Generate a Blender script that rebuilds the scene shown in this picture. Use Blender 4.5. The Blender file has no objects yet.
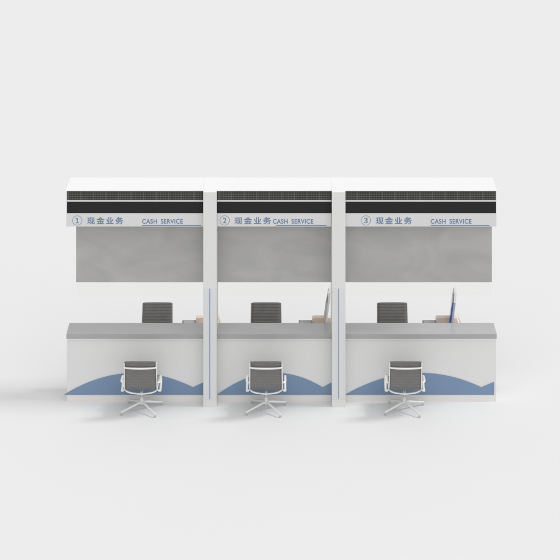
import bpy, bmesh, math
from mathutils import Vector
R = math.radians
scene = bpy.context.scene
C = scene.collection

# ---------------------------------------------------------------- camera frame
F = 2376.0          # focal length in px of the 560 px frame
D = 33.0            # distance of the pillar fronts
H = 12.0            # camera height
CX = 281.5
HY = -457.0         # horizon row


def PX(px, Y): return (px - CX) * (D + Y) / F
def PZ(py, Y): return H - (py - HY) * (D + Y) / F


# ---------------------------------------------------------------- materials
def mat(name, col, rough=0.5, metal=0.0, spec=0.5, bump=0.0, bscale=200.0, var=0.0, vscale=3.0, coat=0.0):
    m = bpy.data.materials.new(name)
    m.use_nodes = True
    nt = m.node_tree
    b = nt.nodes['Principled BSDF']
    b.inputs['Base Color'].default_value = (*col, 1)
    b.inputs['Roughness'].default_value = rough
    b.inputs['Metallic'].default_value = metal
    b.inputs['Specular IOR Level'].default_value = spec
    b.inputs['Coat Weight'].default_value = coat
    tc = nt.nodes.new('ShaderNodeTexCoord')
    if var > 0:
        n = nt.nodes.new('ShaderNodeTexNoise')
        n.inputs['Scale'].default_value = vscale
        n.inputs['Detail'].default_value = 4
        nt.links.new(tc.outputs['Object'], n.inputs['Vector'])
        mx = nt.nodes.new('ShaderNodeMapRange')
        mx.inputs['From Min'].default_value = 0.3
        mx.inputs['From Max'].default_value = 0.7
        mx.inputs['To Min'].default_value = 1 - var
        mx.inputs['To Max'].default_value = 1 + var
        nt.links.new(n.outputs['Fac'], mx.inputs['Value'])
        v = nt.nodes.new('ShaderNodeVectorMath')
        v.operation = 'SCALE'
        v.inputs[0].default_value = col
        nt.links.new(mx.outputs['Result'], v.inputs['Scale'])
        nt.links.new(v.outputs['Vector'], b.inputs['Base Color'])
    if bump > 0:
        n2 = nt.nodes.new('ShaderNodeTexNoise')
        n2.inputs['Scale'].default_value = bscale
        n2.inputs['Detail'].default_value = 3
        nt.links.new(tc.outputs['Object'], n2.inputs['Vector'])
        bp = nt.nodes.new('ShaderNodeBump')
        bp.inputs['Strength'].default_value = bump
        bp.inputs['Distance'].default_value = 0.002
        nt.links.new(n2.outputs['Fac'], bp.inputs['Height'])
        nt.links.new(bp.outputs['Normal'], b.inputs['Normal'])
    return m


def cloudy(m, col):
    """smoke-like mottling, cloudy reflections painted into the film colour: warped, stretched noise"""
    nt = m.node_tree
    b = nt.nodes['Principled BSDF']
    tc = nt.nodes.new('ShaderNodeTexCoord')
    mp = nt.nodes.new('ShaderNodeMapping')
    mp.inputs['Scale'].default_value = (1.0, 1.0, 1.7)
    n = nt.nodes.new('ShaderNodeTexNoise')
    n.inputs['Scale'].default_value = 1.5
    n.inputs['Detail'].default_value = 5
    n.inputs['Roughness'].default_value = 0.5
    n.inputs['Distortion'].default_value = 1.3
    r = nt.nodes.new('ShaderNodeMapRange')
    r.inputs['From Min'].default_value = 0.32
    r.inputs['From Max'].default_value = 0.70
    r.inputs['To Min'].default_value = 0.95
    r.inputs['To Max'].default_value = 1.12
    v = nt.nodes.new('ShaderNodeVectorMath'); v.operation = 'SCALE'
    v.inputs[0].default_value = col
    nt.links.new(tc.outputs['Object'], mp.inputs['Vector'])
    nt.links.new(mp.outputs['Vector'], n.inputs['Vector'])
    nt.links.new(n.outputs['Fac'], r.inputs['Value'])
    nt.links.new(r.outputs['Result'], v.inputs['Scale'])
    nt.links.new(v.outputs['Vector'], b.inputs['Base Color'])


M = {}
M['floor'] = mat('floor_white', (0.785, 0.785, 0.785), 0.75, spec=0.2, var=0.004, vscale=0.5)
M['white'] = mat('white_lacquer', (0.84, 0.84, 0.835), 0.45, spec=0.4, var=0.01, vscale=2)
M['roof'] = mat('white_roof_panel', (0.91, 0.91, 0.91), 0.45, spec=0.4, var=0.008, vscale=2)
M['pillar'] = mat('pillar_paint', (0.705, 0.705, 0.69), 0.5, spec=0.4, var=0.01, vscale=2)
M['pillar_glass'] = mat('pillar_blue_grey', (0.66, 0.672, 0.683), 0.4, spec=0.5, var=0.02, vscale=1.5)
M['body'] = mat('counter_front', (0.70, 0.70, 0.695), 0.42, spec=0.4, var=0.012, vscale=1.5)
M['plinth'] = mat('plinth_board', (0.74, 0.725, 0.70), 0.5, var=0.01, vscale=2)
M['top'] = mat('grey_stone_top', (0.47, 0.47, 0.47), 0.28, spec=0.5, var=0.03, vscale=4)
M['top_edge'] = mat('shaded_top_edge', (0.375, 0.375, 0.375), 0.4, var=0.02, vscale=4)  # darker copy of the top grey: front edge shade put into the colour
M['blue'] = mat('slate_blue_laminate', (0.18, 0.265, 0.405), 0.45, spec=0.4, var=0.02, vscale=3)
M['ink'] = mat('blue_grey_lettering', (0.13, 0.20, 0.34), 0.5)
M['line'] = mat('pale_blue_line', (0.24, 0.30, 0.45), 0.4)
M['ink_soft'] = mat('soft_blue_grey_ring', (0.27, 0.29, 0.42), 0.5)
M['sign'] = mat('silver_sign_board', (0.66, 0.66, 0.665), 0.4, spec=0.4, var=0.015, vscale=3)
M['black'] = mat('black_band', (0.017, 0.017, 0.017), 0.6, spec=0.2, var=0.05, vscale=5)
M['film'] = mat('frosted_grey_film', (0.385, 0.381, 0.373), 0.35, spec=0.4)
cloudy(M['film'], (0.385, 0.381, 0.373))
M['fabric'] = mat('charcoal_mesh_fabric', (0.19, 0.187, 0.182), 0.8, spec=0.2, bump=0.3, bscale=400, var=0.06, vscale=12)
M['alu'] = mat('white_enamel_metal', (0.79, 0.79, 0.78), 0.25, spec=0.5, metal=0.0)
M['alu_grey'] = mat('brushed_metal', (0.62, 0.62, 0.61), 0.3, metal=0.6, bump=0.1)
M['glide'] = mat('grey_glide', (0.35, 0.35, 0.35), 0.5)
M['peach'] = mat('peach_plastic', (0.95, 0.77, 0.65), 0.45, var=0.02, vscale=6)
M['grey'] = mat('grey_plastic', (0.26, 0.265, 0.27), 0.45, var=0.03, vscale=20)
M['grey_key'] = mat('light_key_plastic', (0.45, 0.45, 0.45), 0.5)
M['navy'] = mat('navy_screen', (0.05, 0.09, 0.30), 0.15, spec=0.6, coat=0.3)
M['mid_grey'] = mat('grey_screen', (0.62, 0.62, 0.62), 0.2, spec=0.6)
M['lilac'] = mat('pale_blue_grey_plastic', (0.52, 0.55, 0.68), 0.4)
M['shell'] = mat('white_plastic_shell', (0.95, 0.95, 0.95), 0.35)
M['stand'] = mat('grey_stand', (0.50, 0.50, 0.50), 0.4)


def led_material():
    m = bpy.data.materials.new('led_matrix')
    m.use_nodes = True
    nt = m.node_tree
    b = nt.nodes['Principled BSDF']
    b.inputs['Roughness'].default_value = 0.5
    b.inputs['Specular IOR Level'].default_value = 0.3
    tc = nt.nodes.new('ShaderNodeTexCoord')
    sp = nt.nodes.new('ShaderNodeSeparateXYZ')
    nt.links.new(tc.outputs['Object'], sp.inputs[0])

    def line(axis, pitch, width, off=0.0):
        a = nt.nodes.new('ShaderNodeMath'); a.operation = 'ADD'
        nt.links.new(sp.outputs[axis], a.inputs[0]); a.inputs[1].default_value = 50 * pitch + off
        d = nt.nodes.new('ShaderNodeMath'); d.operation = 'FLOORED_MODULO'
        nt.links.new(a.outputs[0], d.inputs[0]); d.inputs[1].default_value = pitch
        l = nt.nodes.new('ShaderNodeMath'); l.operation = 'LESS_THAN'
        nt.links.new(d.outputs[0], l.inputs[0]); l.inputs[1].default_value = width
        return l.outputs[0]

    def mul(s, k):
        q = nt.nodes.new('ShaderNodeMath'); q.operation = 'MULTIPLY'
        nt.links.new(s, q.inputs[0]); q.inputs[1].default_value = k
        return q.outputs[0]

    def add(s, t):
        q = nt.nodes.new('ShaderNodeMath'); q.operation = 'ADD'
        nt.links.new(s, q.inputs[0]); nt.links.new(t, q.inputs[1])
        return q.outputs[0]
    n = nt.nodes.new('ShaderNodeTexNoise'); n.inputs['Scale'].default_value = 6; n.inputs['Detail'].default_value = 5
    nt.links.new(tc.outputs['Object'], n.inputs['Vector'])
    s = add(mul(line('X', 0.175, 0.012), 0.45), mul(line('X', 0.035, 0.012, 0.01), 0.25))
    s = add(s, mul(line('Z', 0.0325, 0.009), 0.50))
    s = add(s, mul(n.outputs['Fac'], 0.35))
    cr = nt.nodes.new('ShaderNodeValToRGB')
    cr.color_ramp.elements[0].position = 0.1
    cr.color_ramp.elements[0].color = (0.020, 0.021, 0.017, 1)
    cr.color_ramp.elements[1].position = 1.0
    cr.color_ramp.elements[1].color = (0.12, 0.122, 0.108, 1)
    nt.links.new(s, cr.inputs[0])
    nt.links.new(cr.outputs[0], b.inputs['Base Color'])
    return m


M['led'] = led_material()


def glass_material():
    m = bpy.data.materials.new('clear_glass')
    m.use_nodes = True
    nt = m.node_tree
    for n in list(nt.nodes): nt.nodes.remove(n)
    o = nt.nodes.new('ShaderNodeOutputMaterial')
    t = nt.nodes.new('ShaderNodeBsdfTransparent'); t.inputs[0].default_value = (0.996, 0.996, 0.992, 1)
    g = nt.nodes.new('ShaderNodeBsdfGlossy'); g.inputs['Roughness'].default_value = 0.05
    mx = nt.nodes.new('ShaderNodeMixShader'); mx.inputs[0].default_value = 0.025
    nt.links.new(t.outputs[0], mx.inputs[1]); nt.links.new(g.outputs[0], mx.inputs[2])
    nt.links.new(mx.outputs[0], o.inputs[0])
    return m


M['glass'] = glass_material()


# ---------------------------------------------------------------- helpers
def link(name, bm, m, parent=None, smooth=False):
    me = bpy.data.meshes.new(name)
    bmesh.ops.recalc_face_normals(bm, faces=bm.faces)
    bm.to_mesh(me); bm.free()
    if smooth:
        for p in me.polygons: p.use_smooth = True
    me.materials.append(M[m])
    o = bpy.data.objects.new(name, me)
    C.objects.link(o)
    o.parent = parent
    return o


def thing(name, label, cat, loc=(0, 0, 0), rz=0, group=None):
    o = bpy.data.objects.new(name, None)
    C.objects.link(o)
    o.location = loc
    o.rotation_euler = (0, 0, rz)
    o.empty_display_size = 0.1
    o['label'] = label; o['category'] = cat
    if group: o['group'] = group
    return o


def box(bm, x0, x1, y0, y1, z0, z1, bev=0.0):
    t = bmesh.new()
    bmesh.ops.create_cube(t, size=1)
    for v in t.verts:
        v.co = Vector(((x0 + x1) / 2 + v.co.x * (x1 - x0), (y0 + y1) / 2 + v.co.y * (y1 - y0), (z0 + z1) / 2 + v.co.z * (z1 - z0)))
    if bev > 0:
        bmesh.ops.bevel(t, geom=list(t.edges), offset=bev, segments=2, profile=0.5, affect='EDGES')
    me = bpy.data.meshes.new('t'); t.to_mesh(me); t.free()
    bm.from_mesh(me); bpy.data.meshes.remove(me)
    return bm


def bx(*a, **k): return box(bmesh.new(), *a, **k)


def tube(bm, pts, rads, n=10, up=Vector((1, 0, 0)), closed=False):
    """sweep an ellipse (ra along 'side', rb along normal) through pts"""
    pts = [Vector(p) for p in pts]
    rings = []
    N = len(pts)
    for i, p in enumerate(pts):
        a = pts[(i - 1) % N] if (closed or i > 0) else p
        b = pts[(i + 1) % N] if (closed or i < N - 1) else p
        d = (b - a).normalized()
        s = up - d * up.dot(d)
        if s.length < 1e-3:
            s = Vector((0, 1, 0)) - d * d.y
        s.normalize()
        t = d.cross(s)
        r = rads[i] if isinstance(rads, list) else rads
        ra, rb = r if isinstance(r, tuple) else (r, r)
        rings.append([bm.verts.new(p + s * ra * math.cos(2 * math.pi * k / n) + t * rb * math.sin(2 * math.pi * k / n)) for k in range(n)])
    rng = range(N) if closed else range(N - 1)
    for i in rng:
        A, B = rings[i], rings[(i + 1) % N]
        for k in range(n):
            bm.faces.new((A[k], A[(k + 1) % n], B[(k + 1) % n], B[k]))
    if not closed:
        bm.faces.new(rings[0]); bm.faces.new(rings[-1])
    return bm


def spline(pts, n=8):
    P = [Vector(p) for p in pts]
    P = [2 * P[0] - P[1]] + P + [2 * P[-1] - P[-2]]
    out = []
    for i in range(1, len(P) - 2):
        for k in range(n):
            t = k / n
            a, b, c, d = P[i - 1], P[i], P[i + 1], P[i + 2]
            out.append(0.5 * ((2 * b) + (c - a) * t + (2 * a - 5 * b + 4 * c - d) * t * t + (-a + 3 * b - 3 * c + d) * t ** 3))
    out.append(P[-2])
    return out


def text_mesh(name, body, x0, x1, z0, z1, y, m, parent, offset=0.0, spacing=1.0, wspace=1.0, flat=True):
    cu = bpy.data.curves.new(name, 'FONT')
    cu.body = body
    cu.size = 1.0
    cu.space_character = spacing
    cu.space_word = wspace
    cu.bevel_depth = offset
    cu.bevel_resolution = 0
    cu.extrude = 0.01
    tmp = bpy.data.objects.new(name, cu)
    C.objects.link(tmp)
    bpy.context.view_layer.update()
    dg = bpy.context.evaluated_depsgraph_get()
    me = bpy.data.meshes.new_from_object(tmp.evaluated_get(dg))
    bpy.data.objects.remove(tmp)
    xs = [v.co.x for v in me.vertices]; ys = [v.co.y for v in me.vertices]
    ax, bx_, ay, by = min(xs), max(xs), min(ys), max(ys)
    for v in me.vertices:
        u = (v.co.x - ax) / (bx_ - ax); w = (v.co.y - ay) / (by - ay)
        v.co = Vector((x0 + u * (x1 - x0), y - (0.0015 if v.co.z > 0 else -0.0005), z0 + w * (z1 - z0)))
    me.materials.clear(); me.materials.append(M[m])
    o = bpy.data.objects.new(name, me)
    C.objects.link(o)
    o.parent = parent
    return o


# ---------------------------------------------------------------- the setting
fl = bmesh.new()
vs = [fl.verts.new(p) for p in ((-300, -80, 0), (300, -80, 0), (300, 600, 0), (-300, 600, 0))]
fl.faces.new(vs)
floor = link('floor', fl, 'floor')
floor['kind'] = 'structure'
floor['label'] = 'seamless matt white studio floor under the counters'

# ---------------------------------------------------------------- pillars
PIL = [(PX(203.2, 0), PX(216.7, 0), 209.75, 'left white pillar, between the windows numbered 1 and 2'),
       (PX(331.9, 0), PX(345.4, 0), 338.5, 'right white pillar, between the windows numbered 2 and 3')]
BACK = 0.757
for a, b, lx, lab in PIL:
    xc = (a + b) / 2
    t = thing('pillar', lab, 'pillar', (xc, 0, 0), group='white pillars between the service windows')
    w = (b - a) / 2
    link('shaft', bx(-w, w, 0, BACK, 0.0, 2.9795, bev=0.003), 'pillar', t)
    link('cap', bx(-w, w, 0, BACK, 2.980, 2.989, bev=0.001), 'roof', t)
    z0, z1 = PZ(399.5, 0), PZ(288.3, 0)
    link('lower_panel', bx(-w + 0.004, w - 0.004, -0.004, 0.001, z0, z1, bev=0.001), 'pillar_glass', t)
    lc = PX(lx, 0) - xc
    link('blue_line', bx(lc - 0.0055, lc + 0.0055, -0.008, -0.0035, z0 + 0.01, z1 - 0.004), 'line', t)
pa = PIL[0]; pb = PIL[1]
G = 0.0004
BAYS = [(PX(66.2, .1), pa[0] - G), (pa[1] + G, pb[0] - G), (pb[1] + G, PX(496.5, .1))]
names = ['left', 'middle', 'right']

# ---------------------------------------------------------------- canopies with signs
SG = [  # ring centre, chinese x0 x1, english x0 x1, underline x0 x1
    (77.3, 87.2, 123.3, 142.2, 182.8, 142.0, 201.3),
    (224.7, 234.4, 271.2, 272.9, 313.3, 275.9, 326.5),
    (365.9, 375.7, 411.9, 430.7, 471.5, 430.7, 489.4)]
for i, (x0, x1) in enumerate(BAYS):
    t = thing('sign_canopy', '%s canopy with the sign of window %d, dark matrix display and white flat roof' % (names[i], i + 1),
              'canopy', (0, 0.1, 0), group='canopies over the three service windows')
    Y = 0.1

    def Z(py): return PZ(py, Y)
    # local y = world - 0.1
    zr = 2.986
    l = 0.0
    link('roof', bx(x0 - (0.004 if i == 0 else 0), x1 + (0.004 if i == 2 else 0), -0.012, BACK - Y - 0.002, Z(190.7), zr, bev=0.001), 'roof', t)
    link('housing', bx(x0 + 0.003, x1 - 0.003, 0.006, BACK - Y - 0.01, Z(226.5) + 0.004, Z(190.7) - 0.0005), 'white', t)
    e0 = x0 + (0.010 if i == 0 else 0.003)
    e1 = x1 - (0.006 if i == 2 else 0.003)
    link('matrix_display', bx(e0, e1, -0.001, 0.005, Z(200.1), Z(190.7) - 0.001), 'led', t)
    link('silver_trim', bx(e0, e1, -0.006, 0.005, Z(201.5) + .0005, Z(200.1) - .0005), 'sign', t)
    link('black_band', bx(e0, e1, -0.001, 0.005, Z(213.2), Z(201.5)), 'black', t)
    sb = link('sign_board', bx(x0 + 0.002, x1 - 0.002, -0.004, 0.005, Z(226.5), Z(213.2) - 0.001, bev=0.0015), 'sign', t)
    yf = -0.0045
    rc, c0, c1, n0, n1, u0, u1 = SG[i]
    cx, cz = PX(rc, Y), Z(220.4)
    ring = bmesh.new()
    rp = [(cx + 0.066 * math.cos(a), yf, cz + 0.066 * math.sin(a)) for a in [2 * math.pi * k / 48 for k in range(48)]]
    tube(ring, rp, (0.0008, 0.0045), n=6, up=Vector((0, 1, 0)), closed=True)
    link('number_ring', ring, 'ink_soft', sb)
    hw = [0.85, 1.75, 1.75][i]
    if i == 0:
        nb = bmesh.new()
        zb_, zt_, xc_ = Z(223.1), Z(217.6), PX(rc, Y)
        q = zt_ - zb_
        ol = [(-.27, 0), (.27, 0), (.27, .11), (.08, .11), (.08, 1), (-.06, 1), (-.28, .86), (-.28, .73), (-.08, .82), (-.08, .11), (-.27, .11)]
        fr = [nb.verts.new((xc_ + a * q, yf - .0015, zb_ + b * q)) for a, b in ol]
        bk = [nb.verts.new((xc_ + a * q, yf + .0005, zb_ + b * q)) for a, b in ol]
        nb.faces.new(fr); nb.faces.new(bk)
        for k in range(len(ol)):
            nb.faces.new((fr[k], fr[(k + 1) % len(ol)], bk[(k + 1) % len(ol)], bk[k]))
        link('numeral', nb, 'ink', sb)
    else:
        text_mesh('numeral', str(i + 1), PX(rc - hw, Y), PX(rc + hw, Y), Z(223.1), Z(217.6), yf, 'ink', sb, offset=0.004)
    text_mesh('chinese_lettering', '现金业务', PX(c0, Y), PX(c1, Y), Z(224.3), Z(216.9), yf, 'ink', sb, offset=0.016, spacing=1.30)
    nl = n1 - n0
    text_mesh('english_lettering', 'CASH', PX(n0, Y), PX(n0 + nl * .365, Y), Z(223.6), Z(218.9), yf, 'ink', sb, offset=0.017, spacing=1.1)
    text_mesh('english_lettering', 'SERVICE', PX(n0 + nl * .462, Y), PX(n1, Y), Z(223.6), Z(218.9), yf, 'ink', sb, offset=0.017, spacing=1.1)
    link('underline', bx(PX(u0, Y), PX(u1, Y), yf - 0.001, yf + 0.001, Z(225.65), Z(224.85)), 'ink', sb)

    # ------------------------------------------------ glass screen hanging under the canopy
    YG = 0.35
    gx0 = PX(76.1, YG) if i == 0 else x0 + 0.002
    gx1 = PX(491.9, YG) if i == 2 else x1 - 0.002
    g = thing('glass_screen', 'grey frosted glass screen hanging under the canopy of window %d' % (i + 1),
              'glass screen', (0, YG, 0), group='frosted glass screens above the counters')
    link('frosted_panel', bx(gx0, gx1, -0.004, 0.004, PZ(282.2, YG), Z(226.5) + 0.0035, bev=0.0008), 'film', g)
    link('clear_pane', bx(gx0 + 0.006, gx1 - 0.0, -0.003, 0.003, PZ(295.3, YG), PZ(282.2, YG) - 0.0008), 'glass', g)

# ---------------------------------------------------------------- counters
WV = [(64.2, 135.1, 193.0, None), (217.6, 275.4, 322.7, None), (345.6, 420.4, 481.5, 494.0)]
IY = [1.05]
desks = [(-2.25, -0.80), (-0.79, 0.90), (0.91, 2.93)]
for i, (x0, x1) in enumerate(BAYS):
    Y = 0.21
    desc = ['left end of the row, under sign 1', 'between the two pillars, under sign 2', 'right end of the row, under sign 3'][i]
    t = thing('service_counter', 'white counter with blue wave, ' + desc, 'counter', (0, Y, 0), group='bank service counters in a row')
    if i == 0: x0 = -3.0
    if i == 2: x1 = 3.0
    zt0, zt1 = PZ(339.0, .18), PZ(334.0, .18)
    zb = PZ(394.6, Y)
    link('plinth', bx(x0 + .001, x1 - .001, 0.0, 0.40, 0.0, zb, bev=0.001), 'plinth', t)
    link('body', bx(x0, x1, 0.002, 0.40, zb + 0.0008, zt0 - 0.024), 'body', t)
    link('trim_lip', bx(x0 + .001, x1 - .001, -0.012, 0.40, zt0 - 0.023, zt0 - 0.0008, bev=0.002), 'white', t)
    link('countertop', bx(x0 - (0.004 if i == 0 else 0), x1 + (0.006 if i == 2 else 0), -0.027, 0.44, zt0, zt1, bev=0.002), 'top', t)
    link('shaded_edge', bx(x0 - (0.004 if i == 0 else -.001), x1 + (0.006 if i == 2 else -.001), -0.031, -0.0275, zt0 + .001, zt1 - .002, bev=0.0015), 'top_edge', t)  # added strip, its darker grey paints the shade on the countertop's front edge
    # staff side work surface and its panel legs
    d0, d1 = desks[i]
    link('work_surface', bx(d0, d1, 0.56, 1.05, 0.72, 0.75, bev=0.003), 'white', t)
    for xx in (d0 + 0.03, d1 - 0.07):
        link('side_panel', bx(xx, xx + 0.03, 0.57, 1.0, 0.0, 0.7195), 'white', t)
    link('bracket', bx(x0 + 0.05, x1 - 0.05, 0.4005, 0.5595, 0.70, 0.745), 'white', t)
    # blue wave
    tip, ap, va, end = WV[i]

    def zy(py): return PZ(py, 0.205)
    xe = PX(end, .205) if end else x1 - 0.001
    pts = []
    a = ap - tip
    N = 60
    for k in range(N + 1):
        px = tip + (va - tip) * k / N
        pts.append((PX(px, .205), zy(373.0 + 21.6 * ((px - ap) / a) ** 2)))
    endpx = xe * F / (D + .205) + CX
    zv = 373.0 + 21.6 * ((va - ap) / a) ** 2
    for k in range(1, 13):
        px = va + (endpx - va) * k / 12
        # the second crest repeats the first one's curve
        q = px - va + (ap - va)
        y = 373.0 + 21.6 * ((px - va - (va - ap)) / a) ** 2
        pts.append((PX(px, .205), zy(y)))
    wm = bmesh.new()
    zbot = zb - 0.001
    rows = []
    for (x, z) in pts:
        z = max(z, zbot + 0.0012)
        rows.append([wm.verts.new((x, -0.007, zbot)), wm.verts.new((x, -0.007, z)), wm.verts.new((x, -0.0005, z)), wm.verts.new((x, -0.0005, zbot))])
    for A, B in zip(rows, rows[1:]):
        for k in range(4):
            wm.faces.new((A[k], B[k], B[(k + 1) % 4], A[(k + 1) % 4]))
    wm.faces.new(rows[0]); wm.faces.new(rows[-1])
    link('wave_panel', wm, 'blue', t)


# ---------------------------------------------------------------- office chair
def cushion(prof, w0, w1, pitch, th, bow=0.0, n=10):
    """ribbed sling: prof is a dense list of (y,z); ribs run across the width"""
    P = [Vector((0, p[0], p[1])) for p in prof]
    # arc length resample
    L = [0]
    for a, b in zip(P, P[1:]): L.append(L[-1] + (b - a).length)
    tot = L[-1]
    n_rib = max(1, round(tot / pitch))
    steps = n_rib * 8
    out = []
    j = 0
    for s in range(steps + 1):
        d = tot * s / steps
        while j < len(L) - 2 and L[j + 1] < d: j += 1
        f = (d - L[j]) / max(1e-9, L[j + 1] - L[j])
        out.append((P[j].lerp(P[j + 1], f), (P[j + 1] - P[j]).normalized(), s / steps))
    bm = bmesh.new()
    rows = []
    for (p, d, u) in out:
        nrm = Vector((0, -d.z, d.y))
        rib = abs(math.sin(math.pi * u * n_rib)) ** 0.6
        h = th * (0.5 + 0.5 * rib)
        w = w0 + (w1 - w0) * u
        ring = []
        for k in range(n + 1):
            e = -1 + 2 * k / n
            ring.append(bm.verts.new(Vector((e * w / 2, 0, 0)) + p + nrm * (h * (1 if abs(e) < .99 else .5)) + nrm * bow * (e * e)))
        for k in range(n, -1, -1):
            e = -1 + 2 * k / n
            ring.append(bm.verts.new(Vector((e * w / 2, 0, 0)) + p - nrm * (h * (1 if abs(e) < .99 else .5)) + nrm * bow * (e * e)))
        rows.append(ring)
    m = len(rows[0])
    for A, B in zip(rows, rows[1:]):
        for k in range(m):
            bm.faces.new((A[k], A[(k + 1) % m], B[(k + 1) % m], B[k]))
    bm.faces.new(rows[0]); bm.faces.new(rows[-1])
    return bm


def make_chair(name, label, group, base_rot):
    """front faces +y, base centre at origin"""
    t = thing(name, label, 'office chair', group=group)
    zs = 0.375
    seat_prof = [(0.245, zs - .045), (0.262, zs - .01), (0.245, zs + .018), (0.19, zs + .026), (0.05, zs + .012), (-0.08, zs), (-0.17, zs - .004), (-0.222, zs + .012)]
    back_prof = [(-0.222, zs + .012), (-0.258, zs + .055), (-0.282, zs + .13), (-0.305, zs + .22), (-0.335, zs + .31), (-0.372, zs + .40), (-0.386, zs + .428), (-0.402, zs + .432)]
    sp = [(p.y, p.z) for p in spline([(0, a, b) for a, b in seat_prof], 6)]
    bp = [(p.y, p.z) for p in spline([(0, a, b) for a, b in back_prof], 6)]
    link('seat', cushion(sp, 0.45, 0.452, 0.042, 0.013, 0.008), 'fabric', t, True)
    link('backrest', cushion(bp, 0.452, 0.435, 0.042, 0.013, 0.003), 'fabric', t, True)
    # side rails following the sling
    for s in (-1, 1):
        full = sp + bp[1:-7]
        pts = [Vector((s * (0.224 - 0.006 * max(0, (z - zs) / .43)), y - (0.013 if y < -.25 else 0.013 * min(1, max(0, (-.15 - y) / .1))), z - (0.014 if y > -.22 else 0.0))) for y, z in full]
        bm = bmesh.new()
        tube(bm, pts, [(0.0085, 0.013)] * len(pts), n=8)
        link('side_rail', bm, 'alu', t, True)
    # spreader across the back, bowed to the rear
    bm = bmesh.new()
    zc = zs + 0.345
    tube(bm, spline([(-.219, -.368, zc + .012), (-.19, -.385, zc - .001), (0, -.398, zc - .005), (.19, -.385, zc - .001), (.219, -.368, zc + .012)], 6),
         (0.013, 0.008), n=8, up=Vector((0, 0, 1)))
    link('back_spreader', bm, 'alu', t, True)
    # antler spreaders under the seat joining the column
    bm = bmesh.new()
    tube(bm, spline([(-.222, -.19, zs - .018), (-.19, -.205, zs - .040), (-.13, -.20, zs - .062), (0, -.18, zs - .082), (.13, -.20, zs - .062), (.19, -.205, zs - .040), (.222, -.19, zs - .018)], 6),
         (0.012, 0.010), n=8, up=Vector((0, 0, 1)))
    tube(bm, spline([(-.229, .16, zs + .01), (-.12, .11, zs - .05), (0, .06, zs - .085), (.12, .11, zs - .05), (.229, .16, zs + .01)], 6),
         (0.012, 0.010), n=8, up=Vector((0, 0, 1)))
    tube(bm, [(0, -.18, zs - .082), (0, 0, zs - .10), (0, .06, zs - .085)], 0.018, n=8)
    link('seat_support', bm, 'alu', t, True)
    # arm loops
    for s in (-1, 1):
        bm = bmesh.new()
        x = s * 0.262
        pts = spline([(s * .236, -.292, zs + .110), (x, -.25, zs + .118), (x, -.12, zs + .118), (x, .0, zs + .105), (x, .045, zs + .06), (x, .03, zs + .01),
                      (x, -.06, zs - .035), (x, -.19, zs - .040), (s * .236, -.225, zs - .012)], 6)
        tube(bm, pts, (0.017, 0.008), n=8)
        link('armrest', bm, 'alu', t, True)
    # column
    bm = bmesh.new()
    tube(bm, [(0, 0, 0.085), (0, 0, 0.20)], 0.025, n=16)
    tube(bm, [(0, 0, 0.1995), (0, 0, zs - 0.095)], 0.016, n=16)
    link('column', bm, 'alu', t, True)
    # four star base
    for k in range(4):
        a = base_rot + k * math.pi / 2
        bm = bmesh.new()
        ca, sa = math.cos(a), math.sin(a)
        pp = spline([(0.0, 0, .115), (0.06, 0, .112), (0.20, 0, .078), (0.325, 0, .050), (0.345, 0, .044)], 5)
        P = [(p.x * ca, p.x * sa, p.z) for p in pp]
        rr = [(0.017 - 0.006 * q / (len(P) - 1), 0.020 - 0.010 * q / (len(P) - 1)) for q in range(len(P))]
        tube(bm, P, rr, n=8, up=Vector((-sa, ca, 0)))
        lg = link('leg', bm, 'alu', t, True)
        gb = bmesh.new()
        tube(gb, [(0.333 * ca, 0.333 * sa, 0.001), (0.333 * ca, 0.333 * sa, 0.012), (0.333 * ca, 0.333 * sa, 0.0125), (0.333 * ca, 0.333 * sa, 0.047)],
             [0.018, 0.018, 0.008, 0.008], n=12)
        link('glide', gb, 'alu_grey', lg)
    return t


def copy_tree(o, parent=None):
    c = o.copy(); C.objects.link(c)
    if parent: c.parent = parent
    for ch in [q for q in bpy.data.objects if q.parent == o]:
        copy_tree(ch, c)
    return c


vis = ['ribbed charcoal visitor chair with white frame in front of the left counter, facing it',
       'ribbed charcoal visitor chair with white frame in front of the middle counter, between the pillars',
       'ribbed charcoal visitor chair with white frame in front of the right counter, facing it']
base = make_chair('office_chair', vis[0], 'visitor chairs in front of the counters', R(36))
spots = [(-1.932, -.13), (-.213, -.13), (1.699, -.13)]
for i, (x, y) in enumerate(spots):
    o = base if i == 0 else copy_tree(base)
    o.location = (x, y, 0)
    o['label'] = vis[i]
st = ['charcoal staff chair behind the left counter, only its ribbed back showing',
      'charcoal staff chair behind the middle counter, only its ribbed back showing',
      'charcoal staff chair behind the right counter, only its ribbed back showing']
for i, px in enumerate((157.6, 266.2, 392.2)):
    o = copy_tree(base)
    o.location = (PX(px, 1.98), 1.60, 0)
    o.rotation_euler = (0, 0, math.pi)
    o['label'] = st[i]
    o['group'] = 'staff chairs behind the counters'

# ---------------------------------------------------------------- things on the staff side
ZD = 0.751
YI = 1.0


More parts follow.
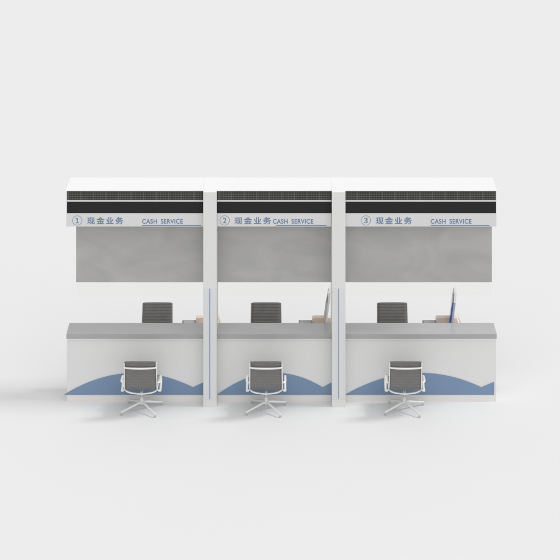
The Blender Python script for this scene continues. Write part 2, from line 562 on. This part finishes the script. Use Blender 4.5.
def keypad(px0, lab):
    x0 = PX(px0, YI); x1 = PX(px0 + 13.6, YI)
    w = x1 - x0
    t = thing('desk_phone', lab, 'desk device', ((x0 + x1) / 2, YI, ZD), group='grey desk devices behind the counters')
    z = PZ(320.0, YI + .12) - ZD
    bm = bmesh.new()
    # wedge, thicker to the rear
    v = [bm.verts.new(p) for p in ((-w / 2, -.12, 0), (w / 2, -.12, 0), (w / 2, .12, 0), (-w / 2, .12, 0), (-w / 2, -.12, z * .8), (w / 2, -.12, z * .8), (w / 2, .12, z), (-w / 2, .12, z))]
    for f in ((0, 1, 2, 3), (4, 5, 6, 7), (0, 1, 5, 4), (1, 2, 6, 5), (2, 3, 7, 6), (3, 0, 4, 7)): bm.faces.new([v[k] for k in f])
    bmesh.ops.recalc_face_normals(bm, faces=bm.faces)
    bmesh.ops.bevel(bm, geom=list(bm.edges), offset=0.004, segments=2, affect='EDGES')
    link('housing', bm, 'grey', t)
    pl = bmesh.new()
    sl = z * .2 / .24
    v = [pl.verts.new(p) for p in [(a * w * .38, b, z * .8 + (b + .12) * sl + c) for c in (-.001, .004) for a, b in ((-1, -.02), (1, -.02), (1, .09), (-1, .09))]]
    for f in ((0, 1, 2, 3), (4, 5, 6, 7), (0, 1, 5, 4), (1, 2, 6, 5), (2, 3, 7, 6), (3, 0, 4, 7)): pl.faces.new([v[k] for k in f])
    link('display', pl, 'grey_key', t)
    return t


def peach_box(px0, lab):
    x0 = PX(px0, YI); x1 = PX(px0 + 20.5, YI)
    t = thing('document_stand', lab, 'document stand', ((x0 + x1) / 2, YI, ZD), group='peach document stands behind the counters')
    w = (x1 - x0) / 2
    z = PZ(315.2, 1.19) - ZD
    bm = bmesh.new()
    prof = [(-w - .01, 0), (w + .03, 0), (w - .005, z * 0.98), (w - .03, z), (-w + .015, z), (-w - .006, z * .93)]
    fr = [bm.verts.new((x, -.06, q)) for x, q in prof]; bk = [bm.verts.new((x, .06, q)) for x, q in prof]
    n = len(prof)
    bm.faces.new(fr); bm.faces.new(bk)
    for k in range(n): bm.faces.new((fr[k], fr[(k + 1) % n], bk[(k + 1) % n], bk[k]))
    bmesh.ops.recalc_face_normals(bm, faces=bm.faces)
    bmesh.ops.bevel(bm, geom=list(bm.edges), offset=0.004, segments=2, affect='EDGES')
    link('tray', bm, 'peach', t)
    # slanted side bracket
    bm = bmesh.new()
    prof = [(w + .095, 0), (w + .115, 0), (w + .045, z * 1.12), (w + .01, z * 1.12)]
    prof = [(w + .060, 0.0), (w + .082, 0.0), (w + .030, z * 1.05), (w + .014, z * 1.05)]
    fr = [bm.verts.new((x, -.08, q)) for x, q in prof]; bk = [bm.verts.new((x, .08, q)) for x, q in prof]
    n = 4
    bm.faces.new(fr); bm.faces.new(bk)
    for k in range(n): bm.faces.new((fr[k], fr[(k + 1) % n], bk[(k + 1) % n], bk[k]))
    link('slanted_support', bm, 'peach', t)
    bm = bx(w - .02, w + .062, -.06, .06, 0.0, 0.012)
    link('foot', bm, 'peach', t)
    return t


def monitor(px_bottom, lab, screen, tint):
    """thin screen seen almost edge-on, facing the staff seat on its left"""
    YM = 1.0
    t = thing('monitor', lab, 'monitor', (PX(px_bottom, YM), YM, ZD), R(-4.5), group='monitors behind the counters')
    ztop = PZ(285.0, YM + .18) - ZD
    d = .20            # half width along y
    lean = .075

    def slab(name, xa, xb, y0, y1, z0, z1, m, p, xa2=None, xb2=None, bev=0.0015):
        bm = bmesh.new()
        xa2 = xa if xa2 is None else xa2; xb2 = xb if xb2 is None else xb2
        f = lambda x, z: x + lean * (z / ztop)
        v = [bm.verts.new(q) for q in ((f(xa, z0), y0, z0), (f(xb, z0), y0, z0), (f(xb, z0), y1, z0), (f(xa, z0), y1, z0),
                                       (f(xa2, z1), y0, z1), (f(xb2, z1), y0, z1), (f(xb2, z1), y1, z1), (f(xa2, z1), y1, z1))]
        for g in ((0, 1, 2, 3), (4, 5, 6, 7), (0, 1, 5, 4), (1, 2, 6, 5), (2, 3, 7, 6), (3, 0, 4, 7)): bm.faces.new([v[k] for k in g])
        bmesh.ops.recalc_face_normals(bm, faces=bm.faces)
        bmesh.ops.bevel(bm, geom=list(bm.edges), offset=bev, segments=2, affect='EDGES')
        return link(name, bm, m, p)
    z0 = .09
    zm = PZ(298, YM) - ZD
    sc = slab('display_panel', -.010, .014, -d, d, z0, zm, screen, t)
    slab('upper_bezel', -.008, .006, -d, d, zm + .001, ztop - .045, 'stand', t, -.004, .004)
    slab('back_shell', .0145, .050, -d * .9, d * .9, zm - .01, ztop, 'shell', t, .006, .040)
    slab('lower_back', .0145, .046, -d * .85, d * .85, z0 + .01, zm - .012, tint, t)
    bm = bx(.0, .035, -.035, .035, .012, z0 + .02, bev=.003)
    link('neck', bm, 'stand', t)
    link('foot', bx(-.07, .12, -.11, .11, 0.0, .012, bev=.003), 'stand', t)
    return t


for px, nm in ((182.0, 'left'), (298.7, 'middle'), (422.8, 'right')):
    keypad(px, 'low grey desk device behind the %s counter, beside a peach stand' % nm)
    peach_box(px + 14.0, {'left': 'peach document stand half hidden behind the left pillar', 'middle': 'peach document stand behind the middle counter, close to the right pillar', 'right': 'peach document stand behind the right counter, next to a blue monitor'}[nm])
monitor(323.0, 'thin grey monitor seen edge-on behind the middle counter beside the right pillar', 'mid_grey', 'shell')
monitor(448.6, 'thin navy blue monitor seen edge-on behind the right counter', 'navy', 'lilac')
# move the stands apart from the monitors in depth
for o in bpy.data.objects:
    if o.name.startswith('document_stand'): o.location.y = 1.13
    if o.name.startswith('monitor'): o.location.y = 0.99
    if o.name.startswith('desk_phone'): o.location.y = 1.0

# ---------------------------------------------------------------- light
w = bpy.data.worlds.new('World')
scene.world = w
w.use_nodes = True
bg = w.node_tree.nodes['Background']
bg.inputs[0].default_value = (1, 1, 1, 1)
bg.inputs[1].default_value = 0.60
sd = bpy.data.lights.new('sun', 'SUN')
sd.energy = 1.15
sd.angle = R(15)
sd.color = (1, 1, 1)
so = bpy.data.objects.new('sun', sd)
C.objects.link(so)
el, az = R(50), R(0)     # from the right
dirv = Vector((math.cos(el) * math.cos(az), math.cos(el) * math.sin(az), math.sin(el)))
so.rotation_euler = dirv.to_track_quat('Z', 'Y').to_euler()
so.location = dirv * 20

# big soft studio light from the front
s2 = bpy.data.lights.new('front_light', 'SUN')
s2.energy = 1.0
s2.angle = R(80)
o2 = bpy.data.objects.new('front_light', s2)
C.objects.link(o2)
d2 = Vector((math.cos(R(42)) * .15, -math.cos(R(42)), math.sin(R(42))))
o2.rotation_euler = d2.to_track_quat('Z', 'Y').to_euler()
o2.location = d2 * 20

# ---------------------------------------------------------------- camera
cd = bpy.data.cameras.new('camera')
cam = bpy.data.objects.new('camera', cd)
C.objects.link(cam)
cam.location = (0, -D, H)
cam.rotation_euler = (R(90), 0, 0)
cd.sensor_width = 36
cd.lens = 36 * F / 560
cd.shift_x = -(CX - 280) / 560
cd.shift_y = -(280 - HY) / 560
cd.clip_start = 1
cd.clip_end = 2000
scene.camera = cam

scene.render.engine = 'CYCLES'
scene.view_settings.view_transform = 'Standard'
scene.view_settings.look = 'None'
scene.view_settings.exposure = 0
scene.view_settings.gamma = 1
